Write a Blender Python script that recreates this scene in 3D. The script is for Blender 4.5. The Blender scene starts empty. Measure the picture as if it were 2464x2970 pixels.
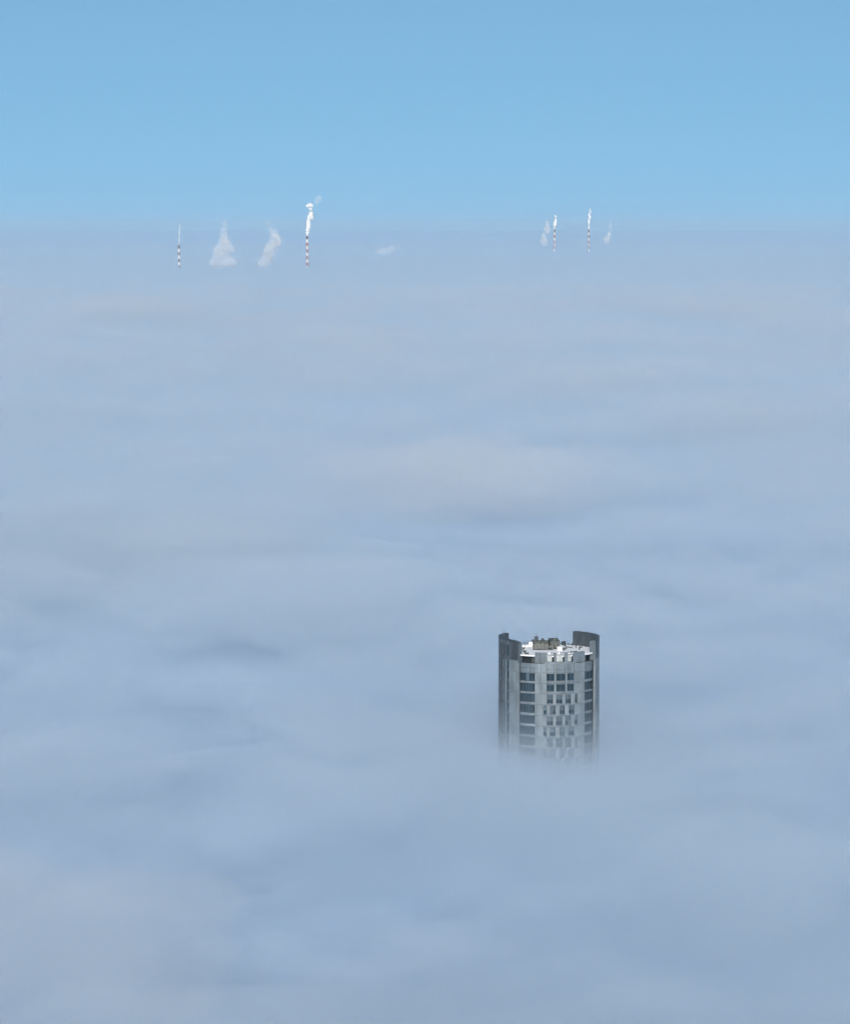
import bpy, bmesh, math, random
import numpy as np
from mathutils import Vector, Matrix

random.seed(7)
R = math.radians
scene = bpy.context.scene
col = scene.collection

# ------------------------------------------------------------------ camera
# photograph 2464 x 2970, focal length FPX in its pixels
W0, H0, FPX = 2464.0, 2970.0, 9928.0
HORIZON_Y = 663.0
CAM_Z = 260.0
PITCH = math.atan((H0 / 2 - HORIZON_Y) / FPX)          # camera looks down by this
cam_d = bpy.data.cameras.new('camera')
cam = bpy.data.objects.new('camera', cam_d)
col.objects.link(cam)
cam.location = (0, 0, CAM_Z)
cam.rotation_euler = (math.pi / 2 - PITCH, 0, 0)
cam_d.sensor_fit = 'HORIZONTAL'
cam_d.sensor_width = 36.0
cam_d.lens = 36.0 * FPX / W0
cam_d.clip_start = 1.0
cam_d.clip_end = 500000.0
scene.camera = cam

# ------------------------------------------------------------------ sky, sun, exposure
SUN_EL, SUN_AZ = 22.0, 181.0        # azimuth measured from +Y towards +X
world = bpy.data.worlds.new('World')
scene.world = world
world.use_nodes = True
nt = world.node_tree
nt.nodes.clear()
out = nt.nodes.new('ShaderNodeOutputWorld')
bg = nt.nodes.new('ShaderNodeBackground')
sky = nt.nodes.new('ShaderNodeTexSky')
sky.sky_type = 'NISHITA'
sky.sun_disc = False
sky.sun_elevation = R(SUN_EL)
sky.sun_rotation = R(SUN_AZ)
sky.altitude = 300
sky.air_density = 1.0
sky.dust_density = 0.0
sky.ozone_density = 1.5
tc = nt.nodes.new('ShaderNodeTexCoord')
add = nt.nodes.new('ShaderNodeVectorMath'); add.operation = 'ADD'
add.inputs[1].default_value = (0, 0, 0.24)
nrm = nt.nodes.new('ShaderNodeVectorMath'); nrm.operation = 'NORMALIZE'
nt.links.new(tc.outputs['Generated'], add.inputs[0])
nt.links.new(add.outputs[0], nrm.inputs[0])
nt.links.new(nrm.outputs[0], sky.inputs['Vector'])
tint = nt.nodes.new('ShaderNodeVectorMath'); tint.operation = 'MULTIPLY'
tint.inputs[1].default_value = (0.76, 1.0, 1.0)
nt.links.new(sky.outputs[0], tint.inputs[0])
nt.links.new(tint.outputs[0], bg.inputs['Color'])
bg.inputs['Strength'].default_value = 0.110
nt.links.new(bg.outputs[0], out.inputs['Surface'])

sd = bpy.data.lights.new('sun', 'SUN')
sun = bpy.data.objects.new('sun', sd)
col.objects.link(sun)
sd.energy = 4.8
sd.angle = R(0.6)
sd.color = (1.0, 0.93, 0.83)
sdir = Vector((math.sin(R(SUN_AZ)) * math.cos(R(SUN_EL)), math.cos(R(SUN_AZ)) * math.cos(R(SUN_EL)), math.sin(R(SUN_EL))))
sun.rotation_euler = sdir.to_track_quat('Z', 'Y').to_euler()
sun.location = (0, 0, 600)

vs = scene.view_settings
vs.view_transform = 'Standard'
vs.look = 'None'
vs.exposure = 0.10
vs.gamma = 1.0
vs.use_curve_mapping = False

scene.render.engine = 'CYCLES'
cy = scene.cycles
cy.max_bounces = 12
cy.volume_bounces = 3
cy.diffuse_bounces = 3
cy.glossy_bounces = 3
cy.transmission_bounces = 4
cy.transparent_max_bounces = 96
cy.use_denoising = True
cy.use_adaptive_sampling = True
cy.adaptive_threshold = 0.05
cy.adaptive_min_samples = 12
try:
    cy.denoiser = 'OPENIMAGEDENOISE'
except Exception:
    pass

# ------------------------------------------------------------------ helpers
def unproject(px, py, depth=None, z=None):
    """ground-truth point for a pixel of the photograph at a distance along +Y or on a height"""
    v = Vector(((px - W0 / 2) / FPX, 1.0, -(py - H0 / 2) / FPX))
    c, s = math.cos(PITCH), math.sin(PITCH)
    d = Vector((v.x, v.y * c + v.z * s, -v.y * s + v.z * c))
    t = depth / d.y if depth is not None else (z - CAM_Z) / d.z
    return Vector((0, 0, CAM_Z)) + d * t

def tag(o, label=None, cat=None, group=None, kind=None):
    if label: o['label'] = label
    if cat: o['category'] = cat
    if group: o['group'] = group
    if kind: o['kind'] = kind
    return o

def empty(name, loc=(0, 0, 0), rz=0.0):
    o = bpy.data.objects.new(name, None)
    col.objects.link(o)
    o.location = loc
    o.rotation_euler = (0, 0, rz)
    return o

def link(name, me, parent=None, mat=None):
    if mat is not None and not me.materials:
        me.materials.append(mat)
    o = bpy.data.objects.new(name, me)
    col.objects.link(o)
    if parent is not None:
        o.parent = parent
    return o

def mesh_from(name, verts, faces, mat=None, smooth=False):
    me = bpy.data.meshes.new(name)
    me.from_pydata(verts, [], faces)
    if smooth:
        me.polygons.foreach_set('use_smooth', [True] * len(me.polygons))
    me.update()
    if mat: me.materials.append(mat)
    return me

def new_mat(name):
    m = bpy.data.materials.new(name)
    m.use_nodes = True
    return m, m.node_tree, m.node_tree.nodes['Principled BSDF']

def surface(name, color, rough=0.6, var=0.12, scale=0.6, objvar=0.10, bump=0.0, metallic=0.0, streak=0.0):
    """procedural surface: base colour, uneven tone, a tone of its own for each piece, stains"""
    m, t, b = new_mat(name)
    b.inputs['Roughness'].default_value = rough
    b.inputs['Metallic'].default_value = metallic
    co = t.nodes.new('ShaderNodeTexCoord')
    mp = t.nodes.new('ShaderNodeMapping')
    mp.inputs['Scale'].default_value = (1, 1, 1.0 - 0.85 * streak)
    geo = t.nodes.new('ShaderNodeNewGeometry')
    t.links.new(geo.outputs['Position'], mp.inputs['Vector'])
    n = t.nodes.new('ShaderNodeTexNoise')
    n.inputs['Scale'].default_value = scale
    n.inputs['Detail'].default_value = 5
    t.links.new(mp.outputs[0], n.inputs['Vector'])
    oi = t.nodes.new('ShaderNodeObjectInfo')
    m1 = t.nodes.new('ShaderNodeMapRange')
    m1.inputs['From Min'].default_value = 0.3; m1.inputs['From Max'].default_value = 0.7
    m1.inputs['To Min'].default_value = 1 - var; m1.inputs['To Max'].default_value = 1 + var
    t.links.new(n.outputs['Fac'], m1.inputs['Value'])
    m2 = t.nodes.new('ShaderNodeMapRange')
    m2.inputs['To Min'].default_value = 1 - objvar; m2.inputs['To Max'].default_value = 1 + objvar
    t.links.new(oi.outputs['Random'], m2.inputs['Value'])
    mu = t.nodes.new('ShaderNodeMath'); mu.operation = 'MULTIPLY'
    t.links.new(m1.outputs[0], mu.inputs[0]); t.links.new(m2.outputs[0], mu.inputs[1])
    vm = t.nodes.new('ShaderNodeVectorMath'); vm.operation = 'SCALE'
    vm.inputs[0].default_value = color
    t.links.new(mu.outputs[0], vm.inputs['Scale'])
    t.links.new(vm.outputs[0], b.inputs['Base Color'])
    if bump:
        bp = t.nodes.new('ShaderNodeBump')
        bp.inputs['Strength'].default_value = bump
        bp.inputs['Distance'].default_value = 0.2
        t.links.new(n.outputs['Fac'], bp.inputs['Height'])
        t.links.new(bp.outputs[0], b.inputs['Normal'])
    return m

def volume(name, color, density, aniso=0.0):
    m = bpy.data.materials.new(name)
    m.use_nodes = True
    t = m.node_tree
    t.nodes.clear()
    o = t.nodes.new('ShaderNodeOutputMaterial')
    v = t.nodes.new('ShaderNodeVolumePrincipled')
    v.inputs['Color'].default_value = (*color, 1)
    v.inputs['Density'].default_value = density
    v.inputs['Anisotropy'].default_value = aniso
    t.links.new(v.outputs[0], o.inputs['Volume'])
    return m

def steam_mat(name, color, alpha):
    m = bpy.data.materials.new(name)
    m.use_nodes = True
    t = m.node_tree
    t.nodes.clear()
    o = t.nodes.new('ShaderNodeOutputMaterial')
    tr = t.nodes.new('ShaderNodeBsdfTransparent')
    d = t.nodes.new('ShaderNodeBsdfDiffuse'); d.inputs['Color'].default_value = (*color, 1)
    l = t.nodes.new('ShaderNodeBsdfTranslucent'); l.inputs['Color'].default_value = (*color, 1)
    a = t.nodes.new('ShaderNodeMixShader'); a.inputs[0].default_value = 0.22
    x = t.nodes.new('ShaderNodeMixShader'); x.inputs[0].default_value = alpha
    t.links.new(d.outputs[0], a.inputs[1]); t.links.new(l.outputs[0], a.inputs[2])
    t.links.new(tr.outputs[0], x.inputs[1]); t.links.new(a.outputs[0], x.inputs[2])
    t.links.new(x.outputs[0], o.inputs['Surface'])
    return m

# ------------------------------------------------------------------ noise for the fog tops
_rng = np.random.RandomState(11)
_perm = _rng.permutation(512).astype(np.int64)
_grad = _rng.rand(512) * 2 * np.pi
def perlin(x, y, seed=0):
    xi = np.floor(x).astype(np.int64); yi = np.floor(y).astype(np.int64)
    xf = x - xi; yf = y - yi
    u = xf ** 3 * (xf * (xf * 6 - 15) + 10); v = yf ** 3 * (yf * (yf * 6 - 15) + 10)
    def g(ix, iy, dx, dy):
        h = _perm[(_perm[(ix + seed * 57) % 512] + iy) % 512]
        a = _grad[h]
        return np.cos(a) * dx + np.sin(a) * dy
    a = g(xi, yi, xf, yf); b = g(xi + 1, yi, xf - 1, yf)
    c = g(xi, yi + 1, xf, yf - 1); d = g(xi + 1, yi + 1, xf - 1, yf - 1)
    return (a + u * (b - a) + v * ((c + u * (d - c)) - (a + u * (b - a)))) * 1.6

# ------------------------------------------------------------------ the ground under the fog
FAR = 150000.0
m_ground = surface('snowy_ground', (0.42, 0.44, 0.46), 0.9, 0.25, 0.01, 0.0)
me = mesh_from('ground', [(-FAR, -8000, 0), (FAR, -8000, 0), (FAR, FAR + 9000, 0), (-FAR, FAR + 9000, 0)], [(0, 1, 2, 3)], m_ground)
tag(link('ground', me), 'snow dusted plain lying hidden beneath the fog', 'ground', kind='structure')

# ------------------------------------------------------------------ the sea of fog
# a dense core and, above it, thinner and thinner air: closed layers whose tops undulate
def axis(lo, hi, n, near, k):
    s = np.linspace(-1, 1, n)
    a = np.sinh(s * k) / math.sinh(k)
    return a * hi
NX, NY = 130, 280
gx = axis(-1, FAR * 0.95, NX, 0, 7.6)
t_ = np.linspace(0, 1, NY)
gy = np.concatenate([np.linspace(-6000, 350, 14)[:-1], 350 * (FAR / 350.0) ** t_])
NY = len(gy)
GX, GY = np.meshgrid(gx, gy)
SX = np.gradient(gx)[None, :] * np.ones_like(GY)
SY = np.gradient(gy)[:, None] * np.ones_like(GX)
SP = np.maximum(SX, SY * 0.5)

# hollows (negative) and swells (positive) of the fog top, as metres on the plain: x, y, size along x, size along y, height
BUMPS = []
def bump_at(px1742, py1742, wx, wy, h):
    s = W0 / 1742.0
    p = unproject(px1742 * s, py1742 * s, z=96)
    BUMPS.append((p.x, p.y, wx, wy, h))
for a in [(190, 1410, 60, 150, -10), (900, 1800, 26, 60, -23), (760, 1910, 22, 45, -18), (330, 1640, 18, 60, -18), (1660, 1570, 30, 80, -15),
          (20, 1240, 50, 160, -7), (1000, 1110, 90, 260, -7), (640, 920, 110, 330, -6), (1400, 1050, 80, 220, -7), (60, 1880, 22, 50, -14),
          (1080, 1460, 40, 60, -5), (1330, 1420, 30, 80, -7), (560, 1940, 20, 45, -12), (1000, 1700, 22, 50, -10),
          (960, 980, 60, 150, 9), (600, 1250, 60, 110, 8), (260, 660, 90, 250, 13), (480, 660, 70, 220, 9), (450, 1120, 60, 130, 6),
          (620, 1690, 45, 80, 7), (1480, 1560, 35, 80, 6), (1250, 1700, 45, 80, 5), (150, 1530, 40, 70, 7), (80, 1150, 50, 130, 6),
          (1500, 640, 140, 400, 8), (790, 515, 120, 300, 14), (1240, 780, 80, 300, 7), (1500, 870, 80, 200, 5), (350, 960, 70, 180, 5)]:
    bump_at(*a)

def fog_height(seed, octaves):
    h = np.zeros_like(GX)
    for i, (lam, amp) in enumerate(octaves):
        w = np.clip((lam / SP - 2.0) / 3.0, 0, 1)
        # swells run out in long streaks across the wind
        x = (GX * 0.93 + GY * 0.12) / lam + 13.7 * i + 3.1 * seed
        y = (GY * 0.52 - GX * 0.22) / lam + 7.3 * i + 1.7 * seed
        h += w * amp * perlin(x, y, seed + i)
    return h / (1 + (GY / 11000.0) ** 2)
H = fog_height(1, [(1300, 5.0), (520, 8.0), (230, 6.0), (110, 4.0)])
WX = GX + 30 * perlin(GX / 110, GY / 190, 70) + 14 * perlin(GX / 45, GY / 80, 71)
WY = GY + 80 * perlin(GX / 120, GY / 210, 72) + 30 * perlin(GX / 50, GY / 90, 73)
for (bx, by, wx, wy, hh) in BUMPS:
    H += 1.25 * hh * np.exp(-((WX - bx) / wx) ** 2 * 0.5 - ((WY - by) / wy) ** 2 * 0.5)
H += 16 * perlin(GX / 4200, GY / 9000, 90) * np.clip((GY - 9000) / 15000, 0, 1) * np.clip((75000 - GY) / 30000, 0, 1)
TW = unproject(1591.4, 1877.4, z=110)               # where the tower stands
H = H * (1 - 0.75 * np.exp(-((GX - TW.x) / 70) ** 2 - ((GY - TW.y) / 160) ** 2))

H = H - 11.5 * np.exp(-((GX - TW.x - 2) / 42) ** 2 - ((GY - TW.y + 70) / 130) ** 2)

def closed_layer(name, Z, zb, mat):
    """a closed body between the undulating top Z and a flat bottom zb"""
    ny, nx = GX.shape
    v = np.stack([GX, GY, Z], -1).reshape(-1, 3)
    idx = np.arange(ny * nx).reshape(ny, nx)
    q = np.stack([idx[:-1, :-1], idx[:-1, 1:], idx[1:, 1:], idx[1:, :-1]], -1).reshape(-1, 4)
    per = np.concatenate([idx[0, :], idx[1:, -1], idx[-1, -2::-1], idx[-2:0:-1, 0]])
    n0 = len(v); npv = len(per)
    pb = v[per].copy(); pb[:, 2] = zb
    v = np.concatenate([v, pb])
    b = np.arange(npv) + n0
    side = np.stack([np.roll(per, -1), per, b, np.roll(b, -1)], -1)
    faces = q.tolist() + side.tolist() + [b[::-1].tolist()]
    me = bpy.data.meshes.new(name)
    me.from_pydata(v.tolist(), [], faces)
    me.polygons.foreach_set('use_smooth', [True] * len(me.polygons))
    me.update()
    me.materials.append(mat)
    return link(name, me)

FOG_COL = (0.765, 0.865, 0.95)
FOG_TOP = 101.0
#          depth below the fog top, density, share of the undulation, its own ripple
LAYERS = [(-5.0, 0.0014, 0.8, 1.7, (0.845, 0.935, 1.0)), (1.0, 0.0032, 0.85, 1.5, (0.84, 0.93, 1.0)), (8.0, 0.008, 0.9, 1.25, (0.825, 0.92, 0.99)),
          (16.0, 0.014, 0.9, 1.0, (0.81, 0.905, 0.99)), (25.0, 0.022, 0.9, 0.8, (0.79, 0.89, 0.985))]
NEAR = np.exp(-(GY / 6000.0) ** 2)
for i, (dz, rho, sh, ow, fcol) in enumerate(LAYERS):
    own = fog_height(20 + 5 * i, [(360, 4.0), (160, 6.0), (80, 5.0), (45, 2.0)]) * (0.35 + 0.65 * NEAR) * ow
    own *= 1 - 0.6 * np.exp(-((GX - TW.x) / 50) ** 2 - ((GY - TW.y + 60) / 150) ** 2)
    o = closed_layer('fog', FOG_TOP - dz + H * sh + own, 1.0 + 0.3 * i, volume('fog_air', fcol, rho, 0.15))
    tag(o, 'soft blue white sea of fog drifting over the whole plain', 'fog', 'layers of the sea of fog', 'stuff')
m_core = surface('fog_core', (0.32, 0.45, 0.62), 1.0, 0.05, 0.01, 0.0)
core = closed_layer('fog_bank', 75.0 + 0.05 * H - 11.0 * np.exp(-((GX - TW.x) / 60) ** 2 - ((GY - TW.y + 40) / 160) ** 2), 4.5, m_core)
tag(core, 'dense pale blue bank of fog spreading to the horizon', 'fog', kind='stuff')

def box_mesh(name, x0, x1, y0, y1, z0, z1, mat=None):
    v = [(x0, y0, z0), (x1, y0, z0), (x1, y1, z0), (x0, y1, z0), (x0, y0, z1), (x1, y0, z1), (x1, y1, z1), (x0, y1, z1)]
    f = [(3, 2, 1, 0), (4, 5, 6, 7), (0, 1, 5, 4), (1, 2, 6, 5), (2, 3, 7, 6), (3, 0, 4, 7)]
    return mesh_from(name, v, f, mat)
# rounded billows on top of the fog: loose puffs, apart from one another within each size
BIG = [(960, 985, 1.7), (600, 1250, 1.4), (260, 655, 1.2), (480, 665, 1.2), (1500, 645, 1.4), (450, 1120, 1.1), (620, 1690, 1.2), (1480, 1590, 1.0), (140, 1560, 1.2),
       (90, 1930, 1.3), (1250, 1720, 1.2), (1560, 1830, 1.2), (1180, 790, 1.2), (1500, 870, 1.2), (700, 700, 1.2), (1100, 640, 1.3), (60, 660, 1.0)]
def h_at(x, y):
    i = int(np.clip(np.searchsorted(gy, y), 0, NY - 1)); j = int(np.clip(np.searchsorted(gx, x), 0, NX - 1))
    return float(H[i, j])
_bm = bmesh.new(); bmesh.ops.create_icosphere(_bm, subdivisions=3, radius=1.0)
BV = np.array([v.co[:] for v in _bm.verts]); BF = [[v.index for v in f.verts] for f in _bm.faces]; _bm.free()
def billows(seed, d0, d1, count, size, tau, fcol, first=()):
    rr = random.Random(seed)
    done, V, F = [], [], []
    todo = []
    for (px, py, k) in first:
        p = unproject(px * W0 / 1742.0, py * W0 / 1742.0, z=99)
        if d0 <= p.y < d1: todo.append((p.x, p.y, k))
    tries = 0
    while len(done) < count and tries < 6000:
        tries += 1
        if todo:
            x, y, k = todo.pop(0)
        else:
            y = math.exp(rr.uniform(math.log(d0), math.log(d1)))
            x = rr.uniform(-0.17, 0.17) * y; k = rr.uniform(0.45, 1.0)
        rx = size * y ** 0.72 * k; ry = rx * rr.uniform(1.3, 2.4); rz = min(24.0, rx * rr.uniform(0.26, 0.40))
        if abs(x - TW.x * y / TW.y) < 30 + rx and TW.y - 330 < y < TW.y + 60: continue
        if any(((x - a) / (rx + c)) ** 2 + ((y - b) / (ry + d)) ** 2 < 1.1 for (a, b, c, d) in done): continue
        done.append((x, y, rx * 1.25, ry * 1.25))
        ph = rr.uniform(0, 50)
        n1 = perlin(BV[:, 0] * 1.5 + ph, BV[:, 1] * 1.5 + BV[:, 2] * 1.1 + ph, seed)
        n2 = perlin(BV[:, 0] * 3.1 + ph * 2, BV[:, 1] * 3.1 - BV[:, 2] * 2.0 + ph, seed + 1)
        s_ = (1 + 0.42 * n1 + 0.22 * n2).clip(0.4, 1.25)[:, None]
        a = rr.uniform(-0.5, 0.5)
        L = BV * s_ * np.array([rx, ry, rz])
        P = np.stack([L[:, 0] * math.cos(a) - L[:, 1] * math.sin(a) + x, L[:, 0] * math.sin(a) + L[:, 1] * math.cos(a) + y,
                      L[:, 2] + FOG_TOP + h_at(x, y) * 0.85 + rz * 0.05], -1)
        n0 = len(V)
        V += P.tolist(); F += [[n0 + q for q in f] for f in BF]
    rho = tau / (1.4 * size * (d0 * d1) ** 0.36)
    o = link('fog', mesh_from('billows', V, F, volume('fog_air', fcol, rho, 0.15), smooth=True))
    tag(o, 'soft blue white sea of fog drifting over the whole plain', 'fog', 'layers of the sea of fog', 'stuff')
WARM = (0.92, 0.96, 0.995)
COOL = (0.87, 0.94, 1.0)
CREST = (0.97, 0.98, 0.985)
billows(110, 1700, 3600, 1, 0.42, 0.30, CREST, [(960, 985, 1.0)])
billows(111, 1700, 3600, 1, 0.28, 0.30, CREST, [(975, 985, 1.0)])
billows(112, 560, 1100, 2, 0.36, 0.30, CREST, [(110, 1900, 1.0), (620, 1650, 0.9)])
billows(101, 560, 1700, 46, 0.26, 0.22, COOL, BIG)
billows(106, 1700, 9000, 70, 0.26, 0.26, WARM, BIG)
billows(104, 560, 1700, 60, 0.18, 0.20, COOL, BIG)
billows(107, 1700, 9000, 90, 0.18, 0.22, WARM, BIG)
billows(103, 560, 1700, 90, 0.11, 0.13, COOL)
billows(108, 1700, 9000, 120, 0.11, 0.18, COOL)
billows(109, 3200, 9500, 110, 0.13, 0.34, WARM)

# thin mist over the fog, then the clear air above
mist = link('fog', box_mesh('mist', -FAR * 0.97, FAR * 0.97, -6500, FAR + 300, 0.4, 195.0, volume('mist_air', (0.52, 0.72, 0.92), 4.5e-5, 0.0)))
tag(mist, 'soft blue white sea of fog drifting over the whole plain', 'fog', 'layers of the sea of fog', 'stuff')
hz = link('haze', box_mesh('haze', -FAR - 500, FAR + 500, -8500, FAR + 9500, -1.0, 560.0, volume('haze_air', (0.57, 0.75, 0.90), 1.1e-5, 0.0)))
tag(hz, 'thin blue haze in the cold morning air', 'haze', kind='stuff')

# ------------------------------------------------------------------ the tower
m_panel = surface('grey_cladding', (0.105, 0.13, 0.150), 0.55, 0.30, 0.35, 0.16, streak=0.7)
m_light = surface('pale_cladding', (0.14, 0.17, 0.190), 0.55, 0.28, 0.4, 0.13, streak=0.7)
m_wing = surface('wing_cladding', (0.046, 0.056, 0.065), 0.5, 0.35, 0.35, 0.2, streak=0.7)
m_cap = surface('dark_coping', (0.03, 0.038, 0.046), 0.5, 0.2, 0.8, 0.1)
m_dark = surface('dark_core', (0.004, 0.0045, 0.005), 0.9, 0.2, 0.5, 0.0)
m_frame = surface('window_frame', (0.075, 0.09, 0.10), 0.5, 0.1, 1.0, 0.05)
m_snow = surface('snow', (0.86, 0.87, 0.89), 0.8, 0.06, 0.5, 0.0, bump=0.3)
m_white = surface('white_paint', (0.88, 0.88, 0.87), 0.5, 0.04, 1.0, 0.0)
m_plant = surface('plant_metal', (0.06, 0.062, 0.056), 0.6, 0.3, 0.9, 0.12)
m_plant2 = surface('pale_plant_metal', (0.105, 0.11, 0.098), 0.6, 0.2, 0.9, 0.12)
m_niche = surface('pale_niche_sheet', (0.34, 0.36, 0.36), 0.6, 0.15, 0.8, 0.1)
m_black = surface('black_opening', (0.01, 0.011, 0.013), 0.9, 0.1, 1.0, 0.0)

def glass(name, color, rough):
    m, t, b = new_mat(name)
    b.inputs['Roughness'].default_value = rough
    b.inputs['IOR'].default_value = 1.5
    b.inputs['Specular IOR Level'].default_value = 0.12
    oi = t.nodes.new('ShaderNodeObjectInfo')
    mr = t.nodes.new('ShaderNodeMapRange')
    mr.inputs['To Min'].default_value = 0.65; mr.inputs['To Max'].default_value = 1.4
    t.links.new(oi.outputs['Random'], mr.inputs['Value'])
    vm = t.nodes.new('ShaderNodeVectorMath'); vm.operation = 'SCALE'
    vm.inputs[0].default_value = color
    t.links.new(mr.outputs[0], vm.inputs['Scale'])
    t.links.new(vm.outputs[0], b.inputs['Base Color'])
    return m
m_glass = glass('dark_glass', (0.014, 0.028, 0.040), 0.15)
m_glass2 = glass('pale_glass', (0.06, 0.085, 0.105), 0.25)

TR = 17.8                      # radius of the round tower
LOS = math.degrees(math.atan2(TW.x, TW.y))
tower = empty('office_tower', (TW.x, TW.y, 0), R(14.7 - LOS))
tag(tower, 'grey round office tower with raised wing walls and snowy roof rising from fog', 'tower')

_seg_cache = {}
def seg_mesh(r0, r1, da, dz, mat):
    """curved block from radius r0 to r1, da degrees wide, dz high, starting at angle 0 (towards -Y)"""
    key = (round(r0, 3), round(r1, 3), round(da, 2), round(dz, 3), mat.name)
    if key in _seg_cache:
        return _seg_cache[key]
    n = max(1, int(math.ceil(da / 4.0)))
    v, f = [], []
    for i in range(n + 1):
        a = R(da * i / n)
        s, c = math.sin(a), -math.cos(a)
        for (r, z) in ((r0, 0), (r1, 0), (r1, dz), (r0, dz)):
            v.append((r * s, r * c, z))
    for i in range(n):
        a, b = 4 * i, 4 * i + 4
        for k in range(4):
            k2 = (k + 1) % 4
            f.append((a + k, b + k, b + k2, a + k2))
    f.append((0, 1, 2, 3)); e = 4 * n
    f.append((e + 3, e + 2, e + 1, e))
    me = mesh_from('segment', v, f, mat)
    bm = bmesh.new(); bm.from_mesh(me); bmesh.ops.recalc_face_normals(bm, faces=bm.faces); bm.to_mesh(me); bm.free()
    _seg_cache[key] = me
    return me

def seg(name, r0, r1, a0, a1, z0, z1, mat, parent=tower):
    o = link(name, seg_mesh(r0, r1, a1 - a0, z1 - z0, mat), parent)
    o.rotation_euler = (0, 0, R(a0))
    o.location = (0, 0, z0)
    return o

def join_mesh(name, parts, mat, parent=None):
    """several (mesh, matrix) pieces of ONE part joined"""
    bm = bmesh.new()
    for me, mx in parts:
        tmp = bmesh.new(); tmp.from_mesh(me); tmp.transform(mx)
        t2 = bpy.data.meshes.new('t'); tmp.to_mesh(t2); tmp.free()
        bm.from_mesh(t2); bpy.data.meshes.remove(t2)
    me = bpy.data.meshes.new(name)
    bm.to_mesh(me); bm.free()
    me.materials.append(mat)
    return me

_win_cache = {}
def window(a0, a1, z0, z1, r, ncol, split, glass_mats):
    """frame set into the wall; its panes are children"""
    da, dz = a1 - a0, z1 - z0
    fa = math.degrees(0.08 / r); fz = 0.10
    key = (round(da, 2), round(dz, 3), round(r, 2), ncol, split)
    if key not in _win_cache:
        ps = []
        def put(b0, b1, y0, y1, r0=r - 0.42, r1=r - 0.20):
            ps.append((seg_mesh(r0, r1, b1 - b0, y1 - y0, m_frame), Matrix.Translation((0, 0, y0)) @ Matrix.Rotation(R(b0), 4, 'Z')))
        put(0, da, 0, fz); put(0, da, dz - fz, dz)
        for k in range(ncol + 1):
            c = (da - fa) * k / ncol
            put(c, c + fa, fz, dz - fz)
        if split:
            put(fa, da - fa, dz * split - 0.05, dz * split + 0.05, r - 0.40, r - 0.215)
        _win_cache[key] = join_mesh('window', ps, m_frame)
    w = link('window', _win_cache[key], tower)
    w.rotation_euler = (0, 0, R(a0)); w.location = (0, 0, z0)
    for k in range(ncol):
        b0 = (da - fa) * k / ncol + fa; b1 = (da - fa) * (k + 1) / ncol
        rows = [(fz, dz - fz, glass_mats[0])] if not split else [(fz, dz * split - 0.05, glass_mats[0]), (dz * split + 0.05, dz - fz, glass_mats[1])]
        for (y0, y1, gm) in rows:
            if callable(gm): gm = gm()
            p = link('pane', seg_mesh(r - 0.30, r - 0.25, b1 - b0, y1 - y0, gm), w)
            p.rotation_euler = (0, 0, R(b0)); p.location = (0, 0, y0)
    return w

J = 0.035                              # half of the joint between two panels, metres
def panel(name, a0, a1, z0, z1, r, mat, thick=0.45, maxw=3.2, parent=tower):
    wid = R(a1 - a0) * r
    n = max(1, int(round(wid / maxw)))
    ja = math.degrees(J / r)
    for k in range(n):
        b0 = a0 + (a1 - a0) * k / n; b1 = a0 + (a1 - a0) * (k + 1) / n
        rr = r + random.uniform(-0.015, 0.015)
        rr = r + round(random.uniform(-1.4, 1.4)) * 0.01
        seg(name, rr - thick, rr, b0 + ja, b1 - ja, z0 + J, z1 - J, mat, parent)

HEADS = [102.7, 98.9, 95.2, 91.3, 87.4, 83.5, 79.55, 75.6, 71.7, 67.8, 63.9]
def storey(k):
    h = HEADS[k]
    top = h + 0.28
    bot = (HEADS[k + 1] if k + 1 < len(HEADS) else 60.0) + 0.28
    sill = h - (2.6 if k < 2 else 3.2)
    return bot, sill, h, top

# solid inside, dark
def disc_prism(name, r, z0, z1, mat, n=72, parent=tower):
    v = [(r * math.sin(2 * math.pi * i / n), -r * math.cos(2 * math.pi * i / n), z) for z in (z0, z1) for i in range(n)]
    f = [(i, (i + 1) % n, n + (i + 1) % n, n + i) for i in range(n)] + [tuple(range(n - 1, -1, -1)), tuple(range(n, 2 * n))]
    return link(name, mesh_from(name, v, f, mat), parent)
disc_prism('core', TR - 3.4, 0, 108.6, m_dark)
for s in (-1, 1):
    seg('lower_wall', TR - 0.5, TR, -180 if s < 0 else 0, 0 if s < 0 else 180, 0, 60.2, m_panel)
seg('rear_wall', TR - 0.5, TR, 134.3, 225.7, 60.25, 109.3, m_panel)

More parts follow.
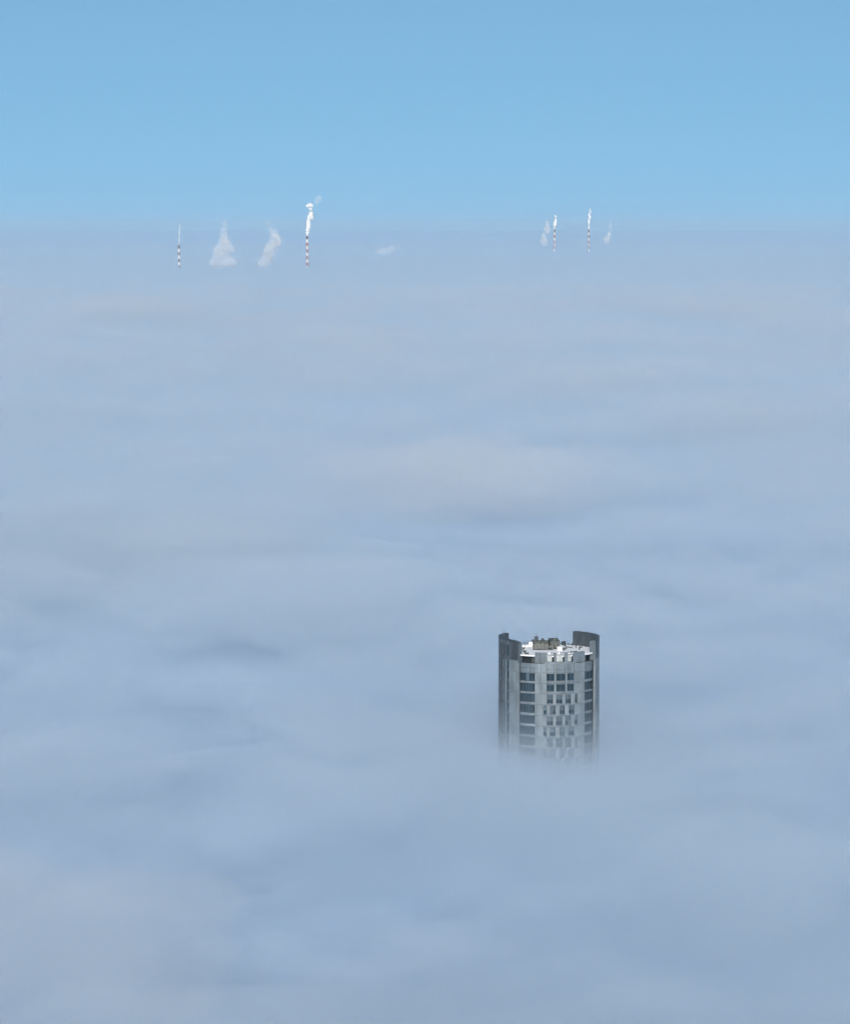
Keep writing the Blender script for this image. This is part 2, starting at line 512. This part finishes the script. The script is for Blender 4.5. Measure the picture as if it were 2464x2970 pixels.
# --- front bay
BAY, REC, WING = 31.0, 52.0, 134.0
pick = lambda: m_glass if random.random() < 0.9 else m_glass2
pick_up = lambda: m_glass2  # upper panes: the reflection is put into a paler glass colour
TOPCOLS = [(-17.4, -8.4), (-6.4, 4.5), (6.6, 15.5)]
ODD = [(-16.9, -9.9), (-6.4, 0.8), (4.5, 11.5), (16.6, 20.2)]
EVEN = [(-20.9, -16.9), (-13.4, -6.9), (-2.3, 3.9), (8.7, 16.0)]
for k in range(len(HEADS)):
    bot, sill, head, top = storey(k)
    cols = TOPCOLS if k < 2 else (ODD if k % 2 == 0 else EVEN)
    e0, e1 = cols[0][0], cols[-1][1]
    panel('pier_panel', -BAY, e0, bot, top, TR, m_light, maxw=2.3)
    panel('pier_panel', e1, BAY, bot, top, TR, m_light, maxw=2.3)
    for (c0, c1) in cols:
        panel('spandrel_panel', c0, c1, bot, sill, TR - 0.06, m_panel, maxw=9)
        panel('lintel_panel', c0, c1, head, top, TR - 0.06, m_panel, maxw=9)
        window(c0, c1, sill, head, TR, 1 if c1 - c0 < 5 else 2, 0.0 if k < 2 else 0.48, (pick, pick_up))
    for (c0, c1) in zip([c[1] for c in cols[:-1]], [c[0] for c in cols[1:]]):
        panel('mullion_panel', c0, c1, bot, top, TR + 0.08, m_light, maxw=9)
# blank storey above the first row, then the crown with its niches
zb, zt, zc = HEADS[0] + 0.28, 106.3, 110.0
panel('pier_panel', -BAY, -17.4, zb, zt, TR, m_light, maxw=2.3)
panel('pier_panel', 15.5, BAY, zb, zt, TR, m_light, maxw=2.3)
for (c0, c1) in TOPCOLS:
    panel('blank_panel', c0, c1, zb, zb + 1.3, TR - 0.1, m_panel, maxw=9)
    panel('blank_panel', c0, c1, zb + 1.3, zt, TR - 0.1, m_panel, maxw=9)
for (c0, c1) in ((-8.4, -6.4), (4.5, 6.6)):
    panel('mullion_panel', c0, c1, zb, zt, TR + 0.1, m_light, maxw=9)
NICHES = [(-17.0, -9.2), (-6.2, 3.4), (7.4, 14.2)]
seg('crown_sill', TR - 0.6, TR + 0.08, -19.4, 17.6, zt + 0.02, zt + 0.5, m_light)
panel('crown_panel', -BAY, -19.4, zt + 0.08, zc, TR, m_panel, maxw=1.9)
panel('crown_panel', 17.6, BAY, zt + 0.08, zc, TR, m_panel, maxw=1.9)
for (c0, c1) in ((-19.4, -17.0), (-9.2, -6.2), (3.4, 7.4), (14.2, 17.6)):
    panel('crown_pier', c0, c1, zt + 0.53, zc, TR, m_panel, maxw=9)
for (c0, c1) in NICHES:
    seg('niche_back', TR - 1.15, TR - 1.0, c0, c1, zt + 0.53, zc - 0.7, m_dark)  # near black back: shadow inside the niche put into the colour
    seg('niche_panel', TR - 0.55, TR - 0.35, c0 + 0.25, c1 - 2.0, zt + 0.65, zc - 0.75, m_niche)
seg('coping', TR - 0.75, TR - 0.02, -BAY, BAY, zc + 0.01, zc + 0.16, m_panel)

# --- the two recessed glazed bays
RR = TR - 0.9
for s in (-1, 1):
    a0, a1 = (-REC, -BAY) if s < 0 else (BAY, REC)
    for k in range(len(HEADS)):
        bot, sill, head, top = storey(k)
        head2 = head + (0.1 if k else -0.1); sill2 = head - 2.95
        panel('recess_spandrel', a0, a1, (HEADS[k + 1] + 0.12) if k + 1 < len(HEADS) else 60.2, sill2, RR, m_light, maxw=9)
        window(a0 + 0.1, a1 - 0.1, sill2, head2, RR, 5 if s < 0 else 3, 0.0, (pick if s < 0 else (lambda: m_glass),))
    panel('recess_panel', a0, a1, HEADS[0], 104.5, RR, m_panel, maxw=2.1)
    panel('recess_panel', a0, a1, 104.5, 106.2, RR, m_panel, maxw=2.1)
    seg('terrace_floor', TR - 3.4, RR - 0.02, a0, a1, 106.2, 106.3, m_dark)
    # cheek of the front bay beside the recess
    b = -BAY if s < 0 else BAY
    seg('cheek_wall', TR - 3.3, TR - 0.5, b - (0 if s < 0 else 0.8), b + (0.8 if s < 0 else 0), 60.2, 109.6, m_panel)
    # pale equipment cabinet standing in the dark loggia
    c = -34.5 if s < 0 else 36.5
    seg('loggia_cabinet', TR - 2.6, TR - 1.5, c - 1.9, c + 1.9, 106.35, 108.0, m_plant)

# --- wing walls
WS = [(66.8, 71.1), (75.9, 79.2), (81.6, 89.1)]
WTOP = 113.7
for s in (-1, 1):
    def span(a, b):
        return (a, b) if s > 0 else (-b, -a)
    RW = TR + 0.3
    edges = [REC] + [e for w in WS for e in w]
    solid = list(zip([REC] + [w[1] for w in WS[:-1]], [w[0] for w in WS]))
    for k in range(-1, len(HEADS)):
        if k >= 0:
            bot, sill, head, top = storey(k)
            sill = head - 3.05
        else:
            bot, sill, head, top = HEADS[0] + 0.28, 103.5, 106.4, 106.9
        for j, (c0, c1) in enumerate(solid):
            panel('wing_panel', *span(c0, c1), bot, top, RW, m_light if j == 0 else m_panel, maxw=1.6 if j == 0 else 9)
        for (c0, c1) in WS:
            window(*span(c0, c1), sill, head, RW, 1 if c1 - c0 < 5 else 2, 0.0, ((lambda: m_glass),))
            panel('wing_spandrel', *span(c0, c1), bot, sill, RW - 0.08, m_wing, maxw=9)
            panel('wing_lintel', *span(c0, c1), head, top, RW - 0.08, m_wing, maxw=9)
    # top storey of the wing: tall windows, then a plain pale band that follows the curve
    for j, (c0, c1) in enumerate(solid):
        panel('wing_panel', *span(c0, c1), 106.9, WTOP - (0.35 if j == 0 else 0), RW, m_wing, maxw=1.6 if j == 0 else 9)
    for (c0, c1) in WS:
        panel('wing_spandrel', *span(c0, c1), 106.9, 108.0, RW - 0.08, m_wing, maxw=9)
        window(*span(c0, c1), 108.0, 112.2, RW, 1 if c1 - c0 < 5 else 2, 0.0, (lambda: m_glass,))
        panel('wing_lintel', *span(c0, c1), 112.2, WTOP, RW - 0.08, m_panel, maxw=9)
    # plain flank round to the back
    for (c0, c1) in ((89.1, 104.0), (104.0, 119.0), (119.0, WING)):
        for (z0, z1) in ((60.2, 84.0), (84.0, 106.9), (106.9, WTOP)):
            panel('flank_panel', *span(c0, c1), z0, z1, RW, m_wing, maxw=9)
    # inner face above the roof, in upright sheets, paler towards the front end
    n = 14
    for i in range(n):
        c0 = REC + (WING - REC) * i / n; c1 = REC + (WING - REC) * (i + 1) / n
        ja = math.degrees(J / TR)
        q = span(c0 + ja, c1 - ja)
        zt_ = WTOP - (0.5 if i < 1 else (0.2 if i < 3 else 0.0)) - 0.02
        seg('inner_sheet', TR - 0.95, TR - 0.75, q[0], q[1], 108.2, zt_, m_panel if i < 3 else m_wing)
    for (c0, c1, z) in ((REC, REC + 6, WTOP - 0.5), (REC + 6, REC + 17.6, WTOP - 0.2), (REC + 17.6, WING, WTOP)):
        seg('wing_coping', TR - 1.0, RW + 0.06, *span(c0, c1), z + 0.01, z + 0.45, m_cap)
    seg('wing_end', TR - 0.5, RW + 0.02, *span(REC - 0.5, REC - 0.02), 60.2, 106.2, m_light)
    seg('wing_end', TR - 1.9, RW + 0.02, *span(REC - 0.5, REC - 0.02), 106.25, WTOP - 0.45, m_panel)
    seg('wing_end', TR - 1.0, RW, *span(WING, WING + 0.4), 60.2, WTOP, m_wing)

# --- snow covered roof
deck = disc_prism('roof_deck', TR - 0.8, 108.62, 109.0, m_snow)
def roof_pt(x5, y5, z):
    """zoomed photo coordinate on the roof -> tower frame"""
    p = unproject(1380 + x5 / 3.96, 1760 + y5 / 3.96, z=z) - Vector((TW.x, TW.y, 0))
    return Matrix.Rotation(-tower.rotation_euler.z, 3, 'Z') @ p

def bevel_box(name, sx, sy, sz, mat, parent, loc, rz=0.0, bev=0.05):
    bm = bmesh.new()
    bmesh.ops.create_cube(bm, size=1.0)
    for v in bm.verts:
        v.co = Vector((v.co.x * sx, v.co.y * sy, (v.co.z + 0.5) * sz))
    bmesh.ops.bevel(bm, geom=bm.edges[:], offset=bev, segments=1, affect='EDGES')
    me = bpy.data.meshes.new(name); bm.to_mesh(me); bm.free()
    me.materials.append(mat)
    o = link(name, me, parent)
    o.location = loc
    o.rotation_euler = (0, 0, rz)
    return o

def tube(name, r0, r1, h, mat, parent, loc, n=14):
    v = [((r1 if j else r0) * math.cos(2 * math.pi * i / n), (r1 if j else r0) * math.sin(2 * math.pi * i / n), h * j) for j in (0, 1) for i in range(n)]
    f = [(i, (i + 1) % n, n + (i + 1) % n, n + i) for i in range(n)] + [tuple(range(n - 1, -1, -1)), tuple(range(n, 2 * n))]
    o = link(name, mesh_from(name, v, f, mat), parent)
    o.location = loc
    return o

for (x5, y5) in ((1105, 447), (1147, 470), (1188, 496), (1037, 487)):
    p = roof_pt(x5, y5, 109.0)
    v = tube('vent_pipe', 0.22, 0.22, 0.75, m_cap, deck, (p.x, p.y, 109.0))
    c = tube('vent_cowl', 0.34, 0.26, 0.22, m_cap, deck, (p.x, p.y, 109.75))

def world_from(p, z):
    q = Matrix.Rotation(tower.rotation_euler.z, 3, 'Z') @ Vector((p.x, p.y, 0))
    return (TW.x + q.x, TW.y + q.y, z)
Q = 109.0
# left cooling plant: louvred block with fan stacks
def plant(x5, y5, sx, sy, sz, rz, mat, label, nl, fans, door=None):
    p = roof_pt(x5, y5, Q)
    g = empty('cooling_unit', world_from(p, Q + 0.005), rz)
    tag(g, label, 'cooling unit', 'cooling plant on the tower roof')
    bevel_box('plinth', sx * 1.03, sy * 1.03, 0.28, m_black, g, (0, sy / 2, 0))
    bevel_box('casing', sx, sy, sz - 0.28, mat, g, (0, sy / 2, 0.28))
    for i in range(nl):
        x = -sx / 2 + sx * (i + 0.5) / nl
        bevel_box('louvre', sx / nl * 0.55, 0.10, (sz - 0.8), m_plant2 if i % 2 else m_plant, g, (x, -0.06, 0.55), 0, 0.02)
    for (fx, fy, fr) in fans:
        t = tube('fan_stack', fr, fr * 1.1, 0.6, m_plant2, g, (fx, fy, sz + 0.005))
        tube('fan_throat', fr * 0.8, fr * 0.85, 0.03, m_black, t, (0, 0, 0.6))
    bevel_box('roof_rail', sx, 0.12, 0.3, m_cap, g, (0, sy - 0.1, sz + 0.005), 0, 0.02)
    if door:
        bevel_box('intake', door[1], 0.2, door[2], m_black, g, (door[0], -0.05, 0.3), 0, 0.02)
    return g
plant(745, 497, 5.6, 7.0, 2.3, R(-2), m_plant2, 'wide olive grey louvred cooling unit left of the dark intake', 9, [(-1.6, 2, 0.8), (0.6, 2, 0.8), (-0.6, 4.6, 0.8), (1.6, 4.8, 0.8)])
plant(905, 488, 3.6, 6.5, 3.0, R(4), m_plant, 'taller brown grey cooling unit with flat raised roof at right', 6, [(0.2, 2.2, 0.9)], (-1.0, 1.5, 1.1))
# sloping duct between them
g = empty('air_duct', world_from(roof_pt(840, 500, Q), Q + 0.005), R(3))
tag(g, 'slanting grey air duct between the two roof cooling units', 'duct')
me = mesh_from('duct_body', [(-1.1, 0, 0), (1.5, 0, 0), (1.5, 2, 0), (-1.1, 2, 0), (-1.1, 0, 0.7), (1.5, 0, 2.3), (1.5, 2, 2.3), (-1.1, 2, 0.7)],
               [(3, 2, 1, 0), (4, 5, 6, 7), (0, 1, 5, 4), (1, 2, 6, 5), (2, 3, 7, 6), (3, 0, 4, 7)], m_plant2)
link('duct_body', me, g)
bevel_box('duct_mouth', 1.4, 0.12, 0.75, m_black, g, (0.2, -0.07, 0.25), 0, 0.02)
for i in range(3):
    bevel_box('duct_rib', 0.12, 2.1, 0.08, m_plant, g, (-0.6 + i * 0.8, 1.0, 1.05 + i * 0.5), 0, 0.02)

# roof hatches, cabinets
def cabinet(x5, y5, s, h, label, mat=None, z=Q):
    p = roof_pt(x5, y5, z)
    g = empty('roof_cabinet', world_from(p, z + 0.004), R(8))
    tag(g, label, 'cabinet', 'cabinets on the tower roof')
    bevel_box('body', s, s, h, mat or m_white, g, (0, s / 2, 0))
    bevel_box('lid', s * 1.06, s * 1.06, 0.12, m_snow, g, (0, s / 2, h + 0.003))
    bevel_box('door', s * 0.7, 0.05, h * 0.75, mat or m_white, g, (0, -0.028, h * 0.1), 0, 0.01)
cabinet(960, 508, 1.55, 1.35, 'bright white square cabinet standing in the middle of the snowy roof')
cabinet(628, 448, 1.2, 1.2, 'small white cabinet at the left end of the cooling plant')
cabinet(560, 525, 1.1, 0.8, 'low dark cabinet near the left wing wall', m_cap)

# raised snow covered slab at the back left with its dark edge
p = roof_pt(592, 460, Q)
sl = bevel_box('raised_slab', 4.2, 4.5, 0.45, m_snow, deck, (p.x, p.y + 2.2, 109.005), R(-12), 0.03)
bevel_box('slab_edge', 4.3, 0.08, 0.2, m_cap, deck, (p.x, p.y - 0.05, 109.1), R(-12), 0.01)
for (x5, y5) in ((650, 425), (765, 410)):
    p = roof_pt(x5, y5, Q)
    bevel_box('exhaust_box', 1.0, 1.0, 1.5, m_cap, deck, (p.x, p.y, 109.005), R(-10))
# pipe runs, ladders of cable tray and low boxes across the roof
for (x5, y5, ln, wd, ht, rz) in ((1010, 500, 0.8, 0.8, 0.9, 0), (1075, 470, 0.5, 3.2, 0.25, 20),
                                 (1120, 520, 2.8, 0.2, 0.3, 12), (580, 545, 1.6, 0.7, 0.55, -20), (545, 500, 0.9, 0.6, 1.0, -20),
                                 (1200, 470, 1.2, 0.5, 0.4, 30), (1000, 440, 1.1, 0.9, 1.3, 8), (1020, 455, 0.5, 0.5, 2.0, 8), (690, 400, 1.4, 1.0, 1.9, -6)):
    p = roof_pt(x5, y5, Q)
    bevel_box('pipe_run' if min(ln, wd) < 0.4 else 'roof_box', ln, wd, ht, m_cap if (x5 % 2 == 0) else m_plant, deck, (p.x, p.y, 109.006), R(rz), 0.02)
# roof masts
for (x5, y5, h) in ((700, 440, 4.2), (930, 450, 5.0), (560, 470, 3.0)):
    p = roof_pt(x5, y5, Q)
    m = tube('roof_mast', 0.09, 0.05, h, m_cap, deck, (p.x, p.y, 109.004), 8)
# rail along the open back edge of the roof
for i in range(19):
    a = R(140 + i * 80 / 18)
    tube('rail_post', 0.05, 0.05, 1.1, m_cap, deck, ((TR - 1.0) * math.sin(a), -(TR - 1.0) * math.cos(a), 109.002), 6)
for z in (109.55, 110.05):
    seg('rail', TR - 1.05, TR - 0.97, 140, 220, z, z + 0.07, m_cap)
# snow lumps that hang over the parapet
for (a, w, h) in ((-14.6, 1.1, 0.8), (-3.2, 1.2, 0.75), (9.5, 0.8, 0.5), (13.5, 0.6, 0.4)):
    bm = bmesh.new()
    bmesh.ops.create_icosphere(bm, subdivisions=2, radius=0.5)
    rr = random.Random(int(a * 10))
    for v in bm.verts:
        v.co = Vector((v.co.x * w, v.co.y * 1.1, v.co.z * h)) * rr.uniform(0.9, 1.12)
    me = bpy.data.meshes.new('snow_lump'); bm.to_mesh(me); bm.free(); me.materials.append(m_snow)
    me.polygons.foreach_set('use_smooth', [True] * len(me.polygons))
    o = link('snow_lump', me, tower)
    o.location = ((TR - 0.25) * math.sin(R(a)), -(TR - 0.25) * math.cos(R(a)), zc + 0.05 - 0.15)
    o.rotation_euler = (0, 0, R(a))
# lightning rods
for a, h in ((-124, 3.4), (128, 3.0)):
    tube('lightning_rod', 0.05, 0.02, h, m_cap, tower, ((TR - 0.3) * math.sin(R(a)), -(TR - 0.3) * math.cos(R(a)), WTOP + 0.3), 6)

# ------------------------------------------------------------------ striped chimneys
m_red = surface('red_band', (0.26, 0.085, 0.07), 0.7, 0.2, 0.02, 0.15)
m_darkband = surface('sooty_band', (0.11, 0.065, 0.06), 0.7, 0.2, 0.02, 0.15)
m_band = surface('white_band', (0.60, 0.58, 0.57), 0.7, 0.08, 0.02, 0.05)
m_conc = surface('chimney_concrete', (0.35, 0.34, 0.33), 0.8, 0.15, 0.02, 0.0)
def chimney(px, top_py, depth, d_top, d_fog, band, mats, label, n_bands):
    top = unproject(px, top_py, depth=depth)
    g = empty('striped_chimney', (top.x, top.y, 0))
    tag(g, label, 'chimney', 'striped chimneys above the fog')
    n = 20
    def rad(z):
        return 0.5 * (d_top + (d_fog - d_top) * (top.z - z) / (top.z - 95.0))
    def ring(name, z0, z1, mat, dr=0.0):
        v = [((rad(z) + dr) * math.cos(2 * math.pi * i / n), (rad(z) + dr) * math.sin(2 * math.pi * i / n), z) for z in (z0, z1) for i in range(n)]
        f = [(i, (i + 1) % n, n + (i + 1) % n, n + i) for i in range(n)] + [tuple(range(n - 1, -1, -1)), tuple(range(n, 2 * n))]
        return link(name, mesh_from(name, v, f, mat), g)
    z = top.z
    for k in range(n_bands):
        m = mats[min(k // 2, len(mats) - 1)] if k % 2 == 0 else m_band
        h = band * (0.8 if k == 0 else 1.0)
        ring('white_band' if k % 2 else 'dark_band', z - h + 0.05, z - 0.05, m)
        if k in (0, 3, 6):
            ring('platform', z - h - 0.7, z - h + 0.7, m_conc, 1.1)
        z -= h
    ring('lower_shaft', 0.0, z - 0.05, m_conc)
    ring('rim', top.z, top.z + 1.2, m_darkband, 0.5)
    tube('flue', rad(top.z) * 0.75, rad(top.z) * 0.75, 3.0, m_darkband, g, (0, 0, top.z + 1.2), 16)
    return top
L1, L2 = 14400.0, 24500.0
c1 = chimney(518.7, 713.5, L1, 8.5, 10.5, 13.8, [m_darkband], 'short black and white banded chimney at far left with a faint plume', 9)
c4 = chimney(890.5, 685.5, L1, 8.5, 11.5, 14.0, [m_darkband, m_red], 'red and white banded chimney under the tall bright white plume', 11)
cA = chimney(1607.4, 666.5, L2, 12.5, 15.5, 19.8, [m_darkband, m_red], 'banded chimney at right with a short white puff beside grey steam', 9)
cB = chimney(1706.6, 667.0, L2, 12.5, 15.5, 19.6, [m_darkband, m_darkband, m_red, m_darkband], 'banded chimney farthest right with a thin upright white plume', 9)

# ------------------------------------------------------------------ steam
def puff_cloud(name, label, depth, puffs, mat, group, seed):
    """puffs: (px, py, half width px, half height px, number of small billows, billow size px); one soft body of many billows"""
    rr = random.Random(seed)
    k = depth / FPX
    bm0 = bmesh.new(); bmesh.ops.create_icosphere(bm0, subdivisions=2, radius=1.0)
    base_v = [v.co.copy() for v in bm0.verts]; base_f = [[v.index for v in f.verts] for f in bm0.faces]; bm0.free()
    V, F = [], []
    org = unproject(puffs[0][0], puffs[0][1], depth=depth)
    for (px, py, hw, hh, nb, bs) in puffs:
        if mat is s_soft:
            nb, bs = int(nb * 1.7), bs * 1.1
        for _ in range(nb):
            while True:
                a, b, c = rr.uniform(-1, 1), rr.uniform(-1, 1), rr.uniform(-1, 1)
                if a * a + b * b + c * c <= 1: break
            ctr = unproject(px + a * hw, py + b * hh, depth=depth) - org
            ctr.y += c * hw * k
            s = bs * k * rr.uniform(0.45, 1.35)
            sx, sy, sz = s * rr.uniform(0.8, 1.2), s * rr.uniform(0.8, 1.2), s * rr.uniform(0.8, 1.2)
            n0 = len(V)
            for v in base_v:
                w = 1 + 0.10 * math.sin(v.x * 5 + n0) * math.cos(v.z * 6 + n0 * 0.3)
                V.append((ctr.x + v.x * sx * w, ctr.y + v.y * sy * w, ctr.z + v.z * sz * w))
            F += [[n0 + i for i in f] for f in base_f]
    o = link(name, mesh_from(name, V, F, mat, smooth=True))
    o.location = org
    tag(o, label, 'steam', group)
    return o
s_bright = steam_mat('bright_steam', (0.97, 0.97, 0.97), 0.55)
s_mid = steam_mat('thin_steam', (0.85, 0.88, 0.92), 0.10)
s_soft = steam_mat('soft_steam', (0.78, 0.80, 0.83), 0.045)
s_faint = steam_mat('faint_steam', (0.85, 0.84, 0.86), 0.025)
def z3(x, y): return (480 + x / 3.484, 560 + y / 3.484)
def z4(x, y): return (1500 + x / 4.839, 580 + y / 4.839)
G1, G2 = 'chimney plumes', 'cooling tower steam'
def Z(fn, s, lst):
    r = []
    for (x, y, hw, hh, nb, bs) in lst:
        p = fn(x, y); r.append((p[0], p[1], hw / s, hh / s, nb, bs / s))
    return r
puff_cloud('steam_plume', 'tall bright white plume in puffs above the red and white chimney', L1, Z(z3, 3.484, [
    (1430, 420, 4, 18, 10, 8), (1433, 385, 8, 25, 18, 12), (1440, 335, 14, 30, 26, 15), (1443, 290, 14, 25, 20, 14), (1460, 235, 20, 28, 30, 18), (1470, 205, 15, 15, 14, 16),
    (1463, 165, 8, 10, 6, 10), (1458, 130, 26, 18, 26, 14), (1458, 108, 12, 12, 8, 10)]), s_bright, G1, 1)
puff_cloud('steam_wisp', 'faint pinkish wisp drifting off the tall bright plume', L1, Z(z3, 3.484, [
    (1520, 90, 25, 20, 12, 18), (1555, 50, 30, 25, 16, 20)]), s_faint, G1, 2)
puff_cloud('steam_plume', 'faint thin grey plume above the short far left chimney', L1, Z(z3, 3.484, [
    (136, 480, 5, 40, 16, 9), (140, 400, 6, 45, 16, 10), (144, 330, 7, 35, 10, 10)]), s_mid, G1, 3)
puff_cloud('steam_plume', 'short white puff on the chimney beside the grey steam', L2, Z(z4, 4.839, [
    (520, 385, 6, 20, 12, 10), (524, 330, 14, 28, 26, 16), (530, 280, 10, 20, 12, 14), (540, 225, 20, 18, 6, 14)]), s_bright, G1, 4)
puff_cloud('steam_plume', 'thin upright white plume above the farthest right chimney', L2, Z(z4, 4.839, [
    (1000, 380, 6, 25, 14, 10), (1003, 310, 8, 40, 20, 12), (1010, 230, 12, 40, 20, 14), (1020, 150, 12, 35, 8, 14)]), s_bright, G1, 5)
puff_cloud('steam_cloud', 'broad grey white steam mound second from left, between chimney and tilted cloud', L1, Z(z3, 3.484, [
    (590, 725, 135, 55, 70, 24), (500, 700, 55, 50, 44, 24), (650, 690, 70, 45, 44, 22), (545, 600, 65, 70, 60, 24), (620, 560, 70, 90, 60, 22), (590, 490, 60, 50, 40, 20),
    (595, 420, 45, 45, 24, 16), (590, 330, 40, 70, 22, 12)]), s_soft, G2, 6)
puff_cloud('steam_cloud', 'tilted grey white steam cloud just left of the tall plume chimney', L1, Z(z3, 3.484, [
    (985, 725, 55, 50, 60, 24), (1020, 655, 55, 55, 60, 24), (1060, 570, 60, 65, 66, 24), (1105, 480, 65, 65, 60, 22), (1140, 500, 35, 50, 20, 18), (1090, 400, 45, 50, 24, 16), (1060, 320, 45, 60, 16, 12)]), s_soft, G2, 7)
puff_cloud('steam_cloud', 'narrow two lobed grey steam cloud left of the short puff chimney', L2, Z(z4, 4.839, [
    (370, 585, 50, 60, 60, 20), (365, 510, 32, 40, 30, 18), (415, 410, 40, 65, 50, 20), (420, 320, 34, 45, 22, 13)]), s_soft, G2, 8)
puff_cloud('steam_cloud', 'small grey steam cloud right of the farthest right chimney', L2, Z(z4, 4.839, [
    (1255, 560, 46, 55, 54, 20), (1285, 490, 28, 40, 30, 17), (1310, 370, 36, 65, 18, 12)]), s_soft, G2, 9)
puff_cloud('steam_wisp', 'faint pinkish flat puff low on the horizon between the chimney groups', 13500.0, [
    (1100, 731, 30, 8, 16, 8), (1128, 724, 26, 11, 16, 8)], s_faint, G2, 10)
